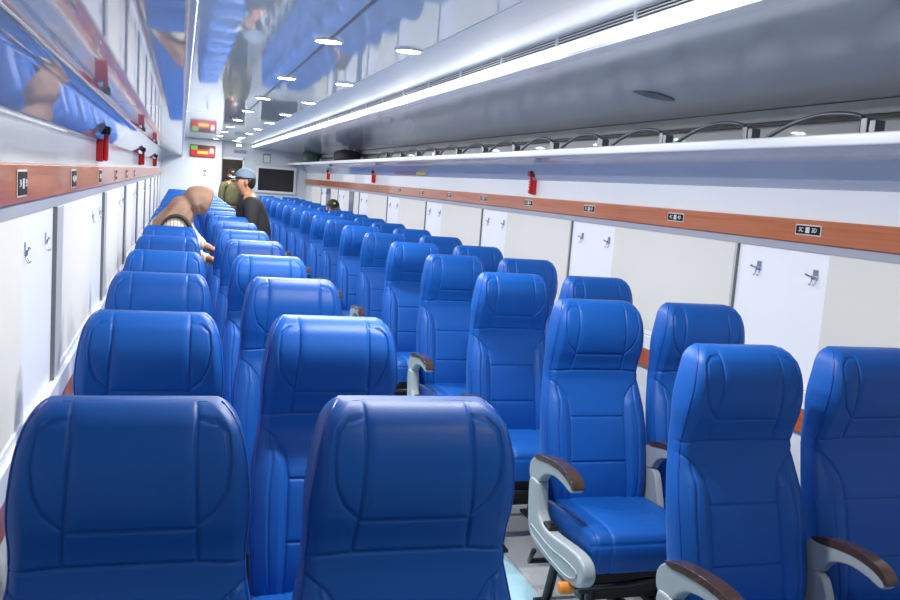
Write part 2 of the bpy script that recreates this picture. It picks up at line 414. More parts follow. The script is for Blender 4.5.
SEAMS.append([(-.112, .575), (.112, .575)])
def backrest_mesh(nf=170, nz=240):
    zr = np.linspace(.395, ZT-.040, nz)
    cap = np.linspace(0, math.pi/2, 15)[1:]
    rows = [(z, 0., 0., z) for z in zr] + [(ZT-.040+.040*math.sin(a), .040*(1-math.cos(a)), .022*(1-math.cos(a)), ZT-.040+.055*math.sin(a)) for a in cap]
    V = []; nb = 26
    for z, inset, winset, zs in rows:
        W = float(interp(np.array([z]), HW)[0]) - winset; c = float(interp(np.array([z]), CW)[0]); d = float(interp(np.array([z]), DD)[0]); yf = float(interp(np.array([z]), YF)[0]); th = float(interp(np.array([z]), TH)[0])
        u = np.linspace(-1, 1, nf); x = u*W
        ax = np.abs(x); c = min(c, W-.02)
        e = np.clip((ax-c)/(W-c), 0, 1)
        y = yf + inset + d*e**1.7 + .010*np.clip((ax-(W-.009))/.009, 0, 1)**2.2
        # bolsters of the lower back
        wing = np.clip((.84-z)/.05, 0, 1); wing = wing*wing*(3-2*wing)
        inner = .112+.03*np.clip((z-.78)/.06, 0, 1)
        bo = np.clip((ax-inner)/.03, 0, 1)*np.clip((W-ax)/.05, 0, 1); y -= .012*wing*np.minimum(1, bo*1.3)
        # pillow puff
        pf = np.clip((z-.968)/.03, 0, 1)*np.clip((.1-ax)/.02, 0, 1); y -= .002*pf
        zz = np.full(x.shape, zs)
        g = np.zeros(x.shape); puff = np.full(x.shape, 9.)
        for pl in SEAMS:
            dd = seg_dist(x, zz, pl); g = np.maximum(g, np.exp(-(dd/.0028)**2)); puff = np.minimum(puff, dd)
        y += .0050*g - .0010*np.minimum(1, puff/.02)
        yb = yf + th - inset
        ys = y[-1]
        # side + back
        tb = np.linspace(0, 1, nb+2)[1:-1]
        loopx, loopy = list(x), list(y)
        for t in tb:
            a = t*math.pi
            # superellipse behind the front face
            ca, sa = math.cos(a), math.sin(a)
            p = .35
            bx = W*math.copysign(abs(ca)**p, ca); by = ys + max(.004, (yb-ys))*abs(sa)**p
            loopx.append(bx); loopy.append(by)
        V.append(np.stack([loopx, loopy, np.full(len(loopx), z)], 1))
    V = np.array(V); R_, n = V.shape[:2]
    verts = V.reshape(-1, 3).tolist(); faces = []
    for j in range(R_-1):
        o = j*n
        for i in range(n): faces.append((o+i, o+(i+1) % n, o+n+(i+1) % n, o+n+i))
    # caps: zip front strip to back strip
    def capit(o, flip):
        f = list(range(n)); 
        cx = np.mean(V.reshape(-1, 3)[o:o+n], 0); verts.append(cx.tolist()); ci = len(verts)-1
        for i in range(n):
            t = (o+i, o+(i+1) % n, ci); faces.append(t if not flip else t[::-1])
    capit(0, True); capit((R_-1)*n, False)
    me = bpy.data.meshes.new('backrest'); me.from_pydata(verts, [], faces); me.update()
    for p in me.polygons: p.use_smooth = True
    # outline points for the piping
    left = [tuple(V[j, 2]) for j in range(0, R_, 5)]; right = [tuple(V[j, nf-3]) for j in range(0, R_, 5)]
    return me, left, right
def cushion_mesh(nx=90, ny=110):
    xs = np.linspace(-.206, .206, nx); t = np.linspace(0, 1, ny)
    # profile from the back, along the top, over the front roll and down
    prof = [(-.11, .440), (-.20, .446), (-.34, .455), (-.44, .460), (-.495, .457), (-.525, .444), (-.540, .418), (-.541, .370), (-.534, .335)]
    pp = np.array(prof); L = np.r_[0, np.cumsum(np.hypot(*np.diff(pp, axis=0).T))]; L /= L[-1]
    py = interp(t, list(zip(L, pp[:, 0]))); pz = interp(t, list(zip(L, pp[:, 1])))
    seams = [[(s*.115, -.12), (s*.120, -.34), (s*.135, -.60), (s*.14, -.80)] for s in (-1, 1)] + [[(s*.185, -.12), (s*.186, -.5), (s*.180, -.9)] for s in (-1, 1)] + [[(-.12, -.33), (.12, -.33)], [(-.2, -.555), (.2, -.555)]]
    arc = -.11 - np.r_[0, np.cumsum(np.hypot(np.diff(py), np.diff(pz)))]
    X, A_ = np.meshgrid(xs, arc); g = np.zeros(X.shape); puff = np.full(X.shape, 9.)
    for pl in seams:
        d = seg_dist(X, A_, pl); g = np.maximum(g, np.exp(-(d/.004)**2)); puff = np.minimum(puff, d)
    ny_ = np.gradient(pz); nz_ = -np.gradient(py); nl = np.hypot(ny_, nz_); ny_, nz_ = ny_/nl, nz_/nl   # normal of the profile
    h = -.004*g + .002*np.minimum(1, puff/.03)
    edge = np.clip((np.abs(X)-.182)/.024, 0, 1); h = h - .020*edge**2.2
    verts = []; faces = []
    for j in range(ny):
        for i in range(nx): verts.append((float(xs[i]), float(py[j]-(-ny_[j])*h[j, i]), float(pz[j]+nz_[j]*h[j, i])))
    for j in range(ny-1):
        for i in range(nx-1):
            a = j*nx+i; faces.append((a, a+nx, a+nx+1, a+1))
    # underside and sides
    base = len(verts)
    rim = [(0, i) for i in range(nx)] + [(j, nx-1) for j in range(1, ny)] + [(ny-1, i) for i in range(nx-2, -1, -1)] + [(j, 0) for j in range(ny-2, 0, -1)]
    for j, i in rim:
        v = verts[j*nx+i]; verts.append((v[0], v[1], .325))
    n = len(rim)
    for k in range(n):
        a = rim[k][0]*nx+rim[k][1]; b = rim[(k+1) % n][0]*nx+rim[(k+1) % n][1]
        faces.append((a, b, base+(k+1) % n, base+k))
    faces.append(tuple(base+k for k in range(n))[::-1])
    me = bpy.data.meshes.new('seat_cushion'); me.from_pydata(verts, [], faces); me.update()
    b2 = bmesh.new(); b2.from_mesh(me); bmesh.ops.recalc_face_normals(b2, faces=b2.faces[:]); b2.to_mesh(me); b2.free()
    for p in me.polygons: p.use_smooth = True
    return me
ME_BACK, PL, PR = backrest_mesh()
ME_CUSH = cushion_mesh()
ME_BACK.materials.append(M_LEATHER); ME_CUSH.materials.append(M_LEATHER)
ARM = [(-.105, .505), (-.092, .555), (-.115, .590), (-.16, .608), (-.24, .620), (-.33, .628), (-.41, .626), (-.470, .612), (-.492, .590), (-.480, .572), (-.450, .573), (-.41, .582), (-.33, .586), (-.26, .572), (-.215, .548), (-.185, .510)]
PADP = [(-.125, .602), (-.17, .618), (-.24, .630), (-.33, .638), (-.41, .636), (-.474, .622), (-.500, .594), (-.490, .584), (-.465, .600), (-.41, .614), (-.33, .617), (-.24, .608), (-.17, .596)]
PANEL = [(-.105, .505), (-.115, .42), (-.130, .345), (-.165, .305), (-.26, .290), (-.40, .280), (-.52, .282), (-.590, .305), (-.615, .345), (-.600, .385), (-.555, .402), (-.46, .398), (-.35, .385), (-.265, .385), (-.215, .410), (-.198, .46), (-.190, .505), (-.185, .525), (-.12, .525)]
def make_seat(side, aisle):
    """side: +1 armrest to the right of the sitter's picture, -1 to the left; aisle: with the full side panel"""
    t = thing('train_seat', '', 'seat')
    bk = bpy.data.objects.new('backrest', ME_BACK); COL.objects.link(bk); bk.parent = t
    bm = bmesh.new(); top = [tuple(p) for p in PL]; tube(bm, top, .0028, 6); tube(bm, [tuple(p) for p in PR], .0028, 6)
    obj('piping', bm, M_PIPE, bk, smooth=True)
    cu = bpy.data.objects.new('seat_cushion', ME_CUSH); COL.objects.link(cu); cu.parent = t
    bm = B(-.17, .17, -.50, -.13, .285, .325); box(bm, -.20, .20, -.46, -.42, .22, .285); box(bm, -.20, .20, -.2, -.16, .22, .285); box(bm, -.19, .19, -.12, .02, .33, .40); box(bm, -.165, .165, -.41, -.21, .17, .284)
    obj('seat_frame', bm, M_DARK, t, bevel=.006)
    for s in (-1, 1):
        bm = tube(bmesh.new(), [(s*.15, -.44, .27), (s*.15, -.47, .012)], .018, 10); tube(bm, [(s*.15, -.18, .27), (s*.15, -.10, .012)], .018, 10)
        box(bm, s*.15-.03, s*.15+.03, -.52, -.05, 0.0, .014)
        obj('leg', bm, M_DARK, t, smooth=False)
    bm = tube(bmesh.new(), [(-.18, -.02, .19), (-.18, .02, .13), (.18, .02, .13), (.18, -.02, .19)], .011, 8)
    obj('footrest_bar', bm, M_DARK, t, smooth=True)
    x0 = side*.2245
    # armrest
    if aisle: x0 = side*.240; fa = lambda P: smoothpoly([(y*.95, z) for y, z in P]); ww = .004
    else: fa = lambda P: smoothpoly([(y*.80-.012, z+.040) for y, z in P]); ww = 0
    bm = prism_x(bmesh.new(), fa(ARM), x0-.0165-ww, x0+.0165+ww)
    ar = obj('armrest', bm, M_PLASTIC, t, bevel=.006, seg=3)
    bm = prism_x(bmesh.new(), fa(PADP), x0-.0185-ww, x0+.0185+ww)
    obj('armrest_pad', bm, M_PAD, ar, bevel=.007, seg=3)
    if aisle:
        xp = side*.242
        bm = prism_x(bmesh.new(), smoothpoly(PANEL), xp-.024, xp+.018 if side > 0 else xp+.024)
        pn = obj('side_panel', bm, M_PLASTIC, t, bevel=.012, seg=4)
        inner = [(-.15, .36), (-.18, .325), (-.28, .312), (-.40, .302), (-.51, .304), (-.565, .330), (-.56, .352), (-.46, .352), (-.35, .340), (-.24, .35)]
        ring = smoothpoly(inner)
        bm = bmesh.new(); xx = xp+side*.0245
        tube(bm, [(xx, y, z) for y, z in ring], .0035, 6, closed=True)
        obj('panel_ridge', bm, M_PLASTIC, pn, smooth=True)
        bm = B(xp-.016, xp+.016, -.31, -.25, .380, .402); box(bm, xp-.012, xp+.012, -.295, -.265, .400, .408)
        obj('recline_button', bm, M_BLACK, pn, bevel=.005)
        bm = tube(bmesh.new(), [(side*.25, -.50, .268), (side*.05, -.50, .268), (-side*.15, -.48, .278)], .010, 10)
        fb = obj('pedal_bar', bm, M_BLACK, t, smooth=True)
        bm = tube(bmesh.new(), [(side*.243, -.50, .268), (side*.250, -.50, .268), (side*.290, -.50, .268), (side*.297, -.50, .268)], [.014, .021, .021, .015], 14)
        kn = obj('pedal_knob', bm, M_ORANGE, fb, smooth=False, bevel=.003); kn['label'] = 'orange pedal knob'
    else:
        bm = prism_x(bmesh.new(), smoothpoly([(-.09, .535), (-.105, .36), (-.15, .33), (-.23, .33), (-.25, .40), (-.200, .52), (-.175, .555), (-.11, .555)]), x0-.014, x0+.014)
        obj('arm_support', bm, M_PLASTIC, t, bevel=.006)
    return t
protos = {}
columns = [('A', -.054, 1.497, 18, -1, False, 'left window column'), ('B', .413, 1.497, 18, 1, True, 'left aisle column'),
           ('C', 1.526, 2.132, 17, -1, True, 'right aisle column'), ('D', 1.975, 2.132, 17, -1, False, 'right window column')]
extra = {('A', 0): 'filling the lower left corner', ('B', 0): 'at the bottom centre', ('C', 0): 'armrest at the bottom edge',
         ('D', 0): 'cut off at the right', ('C', 1): 'whole cushion showing'}
for c, X, ys, n, side, aisle, nm in columns:
    for k in range(n):
        key = (side, aisle)
        if key not in protos: t = protos[key] = make_seat(side, aisle)
        else: t = copy_tree(protos[key])
        j = random.uniform(-.004, .004)
        t.location = (X+j, ys+.93*k+random.uniform(-.012, .012), .004 if False else 0)
        t.rotation_euler = (0, 0, random.uniform(-.012, .012))
        e = extra.get((c, k))
        if e: t['label'] = 'blue leather seat, %s in the %s, %s' % (ordn[k], nm, e)
        else: t['label'] = 'blue leather train seat in the %s, %s row from the camera' % (nm, ordn[k])
        t['group'] = 'blue seats of the '+nm
# second armrest of the right window column lies by the wall
# ------------------------------------------------------------------ end bulkhead
bm = bmesh.new()
box(bm, WL, .76, Y1, Y1+.08, 0, 2.2); box(bm, 1.185, WR, Y1, Y1+.08, 0, 2.2); box(bm, .76, 1.185, Y1, Y1+.08, 1.815, 2.2)
M_END = mat('end_wall_grey', (0.55, 0.60, 0.66), rough=.35)
struct('wall_end', bm, M_END)
bm = B(WL+.001, .745, Y1-.36, Y1-.002, 0, 2.143)
struct('wall_partition', bm, mat('partition_white', (.72, .78, .84), rough=.3), bevel=.012)
bm = B(.746, .775, Y1-.02, Y1-.001, 0, 1.84); box(bm, 1.17, 1.20, Y1-.02, Y1-.001, 0, 1.84); box(bm, .746, 1.20, Y1-.02, Y1-.001, 1.80, 1.84)
struct('door_1', bm, M_WHITE, bevel=.003)
struct('wall_behind', B(WL, WR, Y0-.05, Y0, 0, 2.2), M_WALL)
# vestibule past the doorway
bm = bmesh.new(); box(bm, .60, .64, Y1+.08, Y1+1.6, 0, 2.2); box(bm, 1.34, 1.38, Y1+.08, Y1+1.6, 0, 2.2); box(bm, .60, 1.38, Y1+1.6, Y1+1.64, 0, 2.2); box(bm, .60, 1.38, Y1+.08, Y1+1.6, 2.1, 2.14)
struct('wall_vestibule', bm, mat('vestibule_beige', (.34, .31, .27), rough=.5))
# television
tv = thing('television', 'black flat television in a pale frame on the end wall', 'television', (1.84, Y1-.05, 1.46))
bm = B(-.405, .405, 0, .0495, -.275, .265); 
obj('frame', bm, mat('tv_frame', (.62, .66, .70), rough=.3), tv, bevel=.012)
obj('screen', B(-.355, .355, -.004, .002, -.225, .215), M_SCREEN, tv, bevel=.002)
# framed sign, led sign
sg = thing('framed_notice', 'small blue-edged framed notice on the end wall above the television', 'notice', (1.64, Y1-.012, 1.875))
obj('frame', B(-.075, .075, 0, .011, -.095, .095), M_BLUEGREY, sg, bevel=.002)
obj('sheet', B(-.058, .058, -.002, .001, -.082, .060), mat('sheet', (.62, .66, .70), rough=.5), sg)
ld = thing('door_sign', 'small dark sign plate over the doorway in the end wall', 'sign', (1.12, Y1-.012, 1.965))
obj('plate', B(-.13, .13, 0, .011, -.035, .035), M_GREY, ld, bevel=.002)
for i in range(5): obj('letter_block', B(-.11+i*.045, -.08+i*.045, -.002, .001, -.02, .02), M_BLUEGREY, ld)
lm = thing('emergency_lamp', 'small bright lamp high on the end wall above the doorway', 'lamp', (1.08, Y1-.04, 2.085))
obj('body', B(-.05, .05, 0, .039, -.02, .03), M_WHITE, lm, bevel=.005); obj('lens', B(-.045, .045, -.004, .001, -.016, .024), mat('lens_small', (.9, .9, .9), emit=((1, 1, 1), 4)), lm)
# fire equipment box on the partition
PY = Y1-.362
fe = thing('fire_equipment_box', 'red fire equipment box with green and yellow labels on the white partition', 'fire equipment', (.385, PY, 1.80))
obj('box_frame', B(-.235, .235, -.05, .0, -.005, .225), M_DRED, fe, bevel=.006)
obj('front_panel', B(-.222, .222, -.056, -.049, .006, .150), M_RED, fe, bevel=.003)
obj('green_label', B(-.225, -.10, -.060, -.055, .125, .205), M_GREEN, fe)
obj('dark_window', B(-.08, .12, -.058, -.049, .155, .210), M_BLACK, fe)
obj('yellow_label', B(-.10, .10, -.060, -.055, .055, .110), M_YELLOW, fe)
obj('white_label', B(.13, .2, -.060, -.055, .07, .17), M_WHITE, fe)
pg = thing('partition_sticker', 'small dark pictogram sticker on the white partition below the fire box', 'sticker', (.44, PY, 1.50))
bm = B(-.03, .03, -.003, 0, .02, .05); box(bm, -.008, .008, -.003, 0, -.05, .02); box(bm, -.04, .04, -.003, 0, -.06, -.045)
obj('pictogram', bm, M_BLUEGREY, pg)

# ------------------------------------------------------------------ luggage on the right rack
def bag(name, cx, cy, w, l, h, m, label):
    t = thing(name, label, 'bag', (cx, cy, 1.798))
    bm = bmesh.new(); bmesh.ops.create_uvsphere(bm, u_segments=24, v_segments=16, radius=1)
    for v in bm.verts:
        x, y, z = v.co; f = lambda q: math.copysign(abs(q)**.6, q)
        v.co = (f(x)*w/2, f(y)*l/2, h/2+f(z)*h/2*(1-.12*math.sin(3*x+2*y)))
    obj('bag_body', bm, m, t, smooth=True)
    for s in (-1, 1):
        bm = tube(bmesh.new(), [(s*w*.15, -l*.2, h*.93), (s*w*.16, -l*.15, h*1.12), (s*w*.16, l*.15, h*1.12), (s*w*.15, l*.2, h*.93)], .008, 8)
        obj('handle', bm, M_BLACK, t, smooth=True)
    return t
bag('duffel_bag', 2.235, 12.75, .30, .95, .17, mat('black_bag', (.02, .02, .025), rough=.8), 'black duffel bag lying on the right luggage rack')
bag('backpack', 2.22, 16.3, .28, .5, .24, mat('green_bag', (.06, .10, .09), rough=.8), 'dark green bag on the right luggage rack near the end wall')

# ------------------------------------------------------------------ people
M_SKIN = mat('skin', (.48, .24, .14), rough=.55)
def skin_mesh(name, chains, m, parent, sub=2):
    """chains: lists of (point, radius); identical first points join the chains"""
    verts, rad, edges, idx = [], [], [], {}
    for ch in chains:
        prev = None
        for p, r in ch:
            key = tuple(round(c, 4) for c in p)
            if key not in idx: idx[key] = len(verts); verts.append(p); rad.append(r)
            i = idx[key]
            if prev is not None and prev != i: edges.append((prev, i))
            prev = i
    me = bpy.data.meshes.new(name); me.from_pydata(verts, edges, []); me.update()
    comp = list(range(len(verts)))
    for _ in range(len(verts)):
        for a, b in edges: comp[a] = comp[b] = min(comp[a], comp[b])
    o = bpy.data.objects.new(name, me); COL.objects.link(o)
    sk = o.modifiers.new('skin', 'SKIN'); sk.use_smooth_shade = True
    if not me.skin_vertices: me.attributes  # layer comes with the modifier
    for i, sv in enumerate(me.skin_vertices[0].data):
        r = rad[i]; sv.radius = (r, r) if not isinstance(r, tuple) else r; sv.use_root = (comp[i] == i)
    o.modifiers.new('sub', 'SUBSURF').levels = sub; o.modifiers['sub'].render_levels = sub
    dg = bpy.context.evaluated_depsgraph_get(); m2 = bpy.data.meshes.new_from_object(o.evaluated_get(dg))
    bpy.data.objects.remove(o)
    m2.materials.clear(); o = link_mesh(name, m2, m, parent, True)
    return o
def hand(wrist, d, side_v, L=.17, curl=.5):
    """five finger chains rooted in the palm; d = direction, side_v = thumb side"""
    wrist, d, sv = Vector(wrist), Vector(d).normalized(), Vector(side_v).normalized(); n = d.cross(sv).normalized()
    palm = wrist + d*L*.26; out = [[(tuple(wrist), .024), (tuple(palm), (.034, .020))]]
    for i, (o_, l) in enumerate(((.55, .40), (.2, .46), (-.15, .43), (-.5, .34))):
        k = wrist + d*L*.5 + sv*o_*.05
        a = k + (d + n*curl*.4).normalized()*L*l*.5; b = a + (d + n*curl*1.4).normalized()*L*l*.5
        out.append([(tuple(palm), (.034, .020)), (tuple(k), .0105), (tuple(a), .0088), (tuple(b), .0072)])
    k = wrist + d*L*.2 + sv*.034; a = k + (d*.7+sv*.6).normalized()*L*.22; b = a + (d+sv*.15+n*.4).normalized()*L*.18
    out.append([(tuple(palm), (.034, .020)), (tuple(k), .013), (tuple(a), .011), (tuple(b), .009)])
    return out
def face_parts(t, c, fwd, r, hair=True):
    """eyes, brows and mouth laid on the head; c head centre, fwd unit gaze"""
    c, f = Vector(c), Vector(fwd).normalized(); up = Vector((0, 0, 1)); rt = f.cross(up).normalized(); up = rt.cross(f)
    for s in (-1, 1):
        p = c + f*r*.86 + rt*s*.032 + up*.005
        obj('eye', ellipsoid(bmesh.new(), p-f*.012, (.011, .011, .007), 10, 8), M_BLACK, t, smooth=True)
        q = c + f*r*.90 + up*.028
        obj('eyebrow', tube(bmesh.new(), [q+rt*s*.016, q+rt*s*.032+up*.004, q+rt*s*.048], .0035, 6), M_BLACK, t)
        obj('ear', ellipsoid(bmesh.new(), c+rt*s*r*.84-f*.005, (.016, .016, .030), 10, 8), M_SKIN, t, smooth=True)
    q = c + f*r*.86 - up*.055
    obj('mouth', tube(bmesh.new(), [q-rt*.024, q+f*.006, q+rt*.024], .006, 6), mat('lips', (.35, .10, .08), rough=.5), t, smooth=True)
def person(label, base, H, fwd, lean=(0, 0), bendhead=0, arms=None, cloth=(.02, .02, .02), legs=(.03, .03, .04), seated=False, shoulders=.19):
    """returns thing, head centre (local)"""
    t = thing('person', label, 'person', base)
    f = Vector((*fwd, 0)).normalized(); rt = Vector((f.y, -f.x, 0)); up = Vector((0, 0, 1))
    hip = H*.50 if not seated else .52
    L = Vector((*lean, 0))
    P0 = up*hip; tl = H*.30
    P1 = P0 + up*tl*.5 + L*.35; P2 = P0 + up*tl*.92*(1-.5*L.length) + L; NK = P2 + up*.060 + L*.10
    HC = NK + up*.108 + f*.025 + L*.12 + f*bendhead
    body = [[(tuple(P0), (.13, .10)), (tuple(P1), (.12, .09)), (tuple(P2), (.11, .08)), (tuple(NK), .050), (tuple(HC-up*.055), (.060, .066)), (tuple(HC), (.074, .088)), (tuple(HC+up*.065), (.058, .070))],
            [(tuple(HC), (.074, .088)), (tuple(HC+f*.095-up*.012), .014)]]
    cl = [[(tuple(P0), (.185, .15)), (tuple(P1), (.185, .15)), (tuple(P2-up*.01), (.170, .135)), (tuple(P2+up*.055+L*.06), (.078, .080))], [(tuple(P2-up*.02), .105), (tuple(P2*.4+NK*.6), .086), (tuple(NK+up*.014), (.068, .066))]]
    lg = []
    for s, sd in ((-1, 'l'), (1, 'r')):
        sh = P2 + rt*s*shoulders - up*.01
        a = (arms or {}).get(sd)
        if a: el, wr = Vector(a[0]), Vector(a[1])
        else: el = sh + rt*s*.04 - up*H*.17 + f*.02; wr = el - up*H*.15 + f*.06
        body.append([(tuple(P2), (.11, .08)), (tuple(sh), .046), (tuple(el), .036), (tuple(wr), .024)])
        body += hand(wr, wr-el, f if abs((wr-el).normalized().dot(f)) < .8 else up)
        cl.append([(tuple(P2+rt*s*.06-up*.02), .095), (tuple(sh), .082), (tuple(sh*.5+el*.5), .068), (tuple(el), .060), (tuple(el*.15+wr*.85), .046)])
        hp = P0 + rt*s*.09 - up*.04
        if seated: kn = hp + f*.42 + up*.0; ft = kn - up*(kn.z-.09) + f*.02
        else: kn = hp*.5 + up*.04 + rt*s*.045 + f*.02; kn.z = H*.27; ft = Vector((hp.x+rt.x*s*.03, hp.y+rt.y*s*.03, .09))
        body.append([(tuple(P0), (.13, .10)), (tuple(hp), .075), (tuple(kn), .050), (tuple(ft), .034), (tuple(ft-up*.045+f*.06), .03), (tuple(ft-up*.055+f*.15), .024)])
        lg.append([(tuple(P0), (.15, .12)), (tuple(hp), .095), (tuple(hp*.5+kn*.5), .078), (tuple(kn), .066), (tuple(ft+up*.02), .056)])
        obj('shoe', ellipsoid(bmesh.new(), ft-up*.045+f*.07, (.052+.07*abs(f.x), .052+.07*abs(f.y), .045), 14, 10), M_BLACK, t, smooth=True)
    skin_mesh('body', body, M_SKIN, t)
    skin_mesh('jacket', cl, mat('cloth_%d' % int(sum(cloth)*1e4+legs[0]*1e3), cloth, rough=.8, noise=.75 if cloth[1] > .09 else .15, nscale=20), t)
    skin_mesh('trousers', lg, mat('leg_%d' % int(sum(legs)*1e4), legs, rough=.85), t)
    return t, HC, f, rt
def cap(t, HC, f, rt, m, brim_m, scale=1.0):
    up = Vector((0, 0, 1)); bm = bmesh.new()
    R_ = Matrix((rt, f, up)).transposed()
    ellipsoid(bm, HC+up*.045-f*.008, (.090*scale, .106*scale, .092*scale), 24, 16, R_)
    for v in [v for v in bm.verts if (v.co-HC).dot(up) < .038]: v.co += up*(.038-(v.co-HC).dot(up))
    c = obj('cap', bm, m, t, smooth=True)
    bm = bmesh.new(); n = 12; pts = []
    A_ = [HC+up*.042+f*(.085*math.cos(a))+rt*.085*math.sin(a) for a in np.linspace(-1.1, 1.1, n)]
    Bp = [HC+up*(.028-.012*abs(math.sin(a)))+f*(.085+.115*math.cos(a))+rt*.085*math.sin(a) for a in np.linspace(-1.1, 1.1, n)]
    va = [bm.verts.new(p) for p in A_]; vb = [bm.verts.new(p) for p in Bp]; vc = [bm.verts.new(p+up*.006) for p in A_]; vd = [bm.verts.new(p+up*.006) for p in Bp]
    for i in range(n-1):
        bm.faces.new((va[i], va[i+1], vb[i+1], vb[i])); bm.faces.new((vc[i], vd[i], vd[i+1], vc[i+1])); bm.faces.new((vb[i], vb[i+1], vd[i+1], vd[i])); bm.faces.new((va[i], vc[i], vc[i+1], va[i+1]))
    bm.faces.new((va[0], vb[0], vd[0], vc[0])); bm.faces.new((va[-1], vc[-1], vd[-1], vb[-1]))
    obj('brim', bm, brim_m, c, smooth=True)
    return c
def hair(t, HC, f, rt, low=-.05):
    up = Vector((0, 0, 1)); R_ = Matrix((rt, f, up)).transposed()
    bm = ellipsoid(bmesh.new(), HC+up*.020-f*.040, (.066, .062, .080), 20, 14, R_)
    obj('hair', bm, M_BLACK, t, smooth=True)

# man in the aisle
t, HC, f, rt = person('man in black jacket and grey-blue cap standing in the aisle, facing left', (.69, 8.28, 0), 1.70, (-1, -.12), lean=(-.10, 0), cloth=(.012, .013, .015), legs=(.02, .022, .03))
cap(t, HC, f, rt, mat('cap_bluegrey', (.19, .25, .33), rough=.8), M_BLACK, .90); hair(t, HC-Vector((0, 0, .01)), f, rt); face_parts(t, HC, f, .088)
# bending woman (built by hand)
t = thing('person', 'person in a brown headscarf bending over between the left seats', 'person', (-.08, 6.45, 0))
up = Vector((0, 0, 1))
hipP = Vector((-.14, 0, .82)); mid = Vector((-.09, 0, 1.0)); chest = Vector((.02, -.02, 1.17)); neck = Vector((.13, -.02, 1.27)); HC = Vector((.215, -.03, 1.33))
shR = Vector((.09, -.15, 1.17)); elR = Vector((.20, -.19, 1.05)); wrR = Vector((.27, -.16, 1.03)); shL = Vector((.07, .13, 1.15)); elL = Vector((.22, .12, .92)); wrL = Vector((.31, .0, .93))
body = [[(tuple(hipP), (.13, .11)), (tuple(mid), .11), (tuple(chest), .11), (tuple(neck), .05), (tuple(HC-Vector((-.02, 0, .04))), .066), (tuple(HC), .084), (tuple(HC+Vector((-.01, 0, .05))), .066)],
        [(tuple(chest), .11), (tuple(shR), .05), (tuple(elR), .036), (tuple(wrR), .026)], [(tuple(chest), .11), (tuple(shL), .05), (tuple(elL), .036), (tuple(wrL), .026)]]
body += hand(wrR, (.6, .2, -.4), (0, 1, .3)) + hand(wrL, (.5, -.3, -.7), (0, -1, .2))
for s in (-1, 1):
    hp = hipP + Vector((0, s*.08, -.03)); kn = Vector((-.02, s*.09, .45)); ft = Vector((-.10, s*.09, .09))
    body.append([(tuple(hipP), (.13, .11)), (tuple(hp), .08), (tuple(kn), .052), (tuple(ft), .034), (tuple(ft+Vector((.12, 0, -.05))), .026)])
skin_mesh('body', body, M_SKIN, t)
M_CREAMK = mat('cream_striped_knit', (.72, .66, .54), rough=.85)
nt = M_CREAMK.node_tree; wv = nt.nodes.new('ShaderNodeTexWave'); wv.inputs['Scale'].default_value = 14; wv.bands_direction = 'X'; tc = nt.nodes.new('ShaderNodeTexCoord')
cr = nt.nodes.new('ShaderNodeValToRGB'); cr.color_ramp.elements[0].color = (.45, .38, .28, 1); cr.color_ramp.elements[1].color = (.78, .73, .62, 1); cr.color_ramp.elements[1].position = .5
nt.links.new(tc.outputs['Object'], wv.inputs['Vector']); nt.links.new(wv.outputs['Fac'], cr.inputs['Fac']); nt.links.new(cr.outputs['Color'], nt.nodes['Principled BSDF'].inputs['Base Color'])
skin_mesh('blouse', [[(tuple(hipP), (.12, .11)), (tuple(mid), (.11, .11)), (tuple(chest), (.12, .13)), (tuple(neck), .06)],
    [(tuple(chest*.6+shR*.4), .10), (tuple(shR), .070), (tuple(shR*.5+elR*.5), .060), (tuple(elR), .055), (tuple(elR*.2+wrR*.8), .042)],
    [(tuple(chest*.6+shL*.4), .10), (tuple(shL), .070), (tuple(elL), .055), (tuple(elL*.2+wrL*.8), .042)]], M_CREAMK, t)
M_SKIRT = mat('dark_skirt', (.03, .03, .035), rough=.8)
bm = bmesh.new()
rings = []
for z, r in ((.84, .16), (.7, .19), (.45, .20), (.18, .22)):
    rings.append([bm.verts.new((-.14+.04*(z < .6)+r*math.cos(a)*.85, r*.55*math.sin(a), z)) for a in np.linspace(0, 2*math.pi, 25)[:-1]])
for a_, b_ in zip(rings[:-1], rings[1:]):
    for i in range(24): bm.faces.new((a_[i], a_[(i+1) % 24], b_[(i+1) % 24], b_[i]))
bm.faces.new(rings[0]); bm.faces.new(rings[-1][::-1])
obj('skirt', bm, M_SKIRT, t, smooth=True)
# headscarf: hood plus shoulder drape
M_SCARF = mat('brown_scarf', (.36, .22, .155), rough=.85, noise=.08, nscale=12)
def blob(parts, res=.018):
    mb = bpy.data.metaballs.new('mb'); mb.resolution = res; mb.threshold = .35
    o = bpy.data.objects.new('mb', mb); COL.objects.link(o)
    for c, r, q in parts:
        e = mb.elements.new(type='ELLIPSOID'); e.co = c; e.radius = 1.0*max(r)*1.45; m_ = max(r); e.size_x, e.size_y, e.size_z = r[0]/m_, r[1]/m_, r[2]/m_
        if q: e.rotation = q
    dg = bpy.context.evaluated_depsgraph_get(); dg.update(); me = bpy.data.meshes.new_from_object(o.evaluated_get(dg)); bpy.data.objects.remove(o)
    return me
rotY = lambda d: Matrix.Rotation(math.radians(d), 3, 'Y')
bm = bmesh.new(); NR = 64
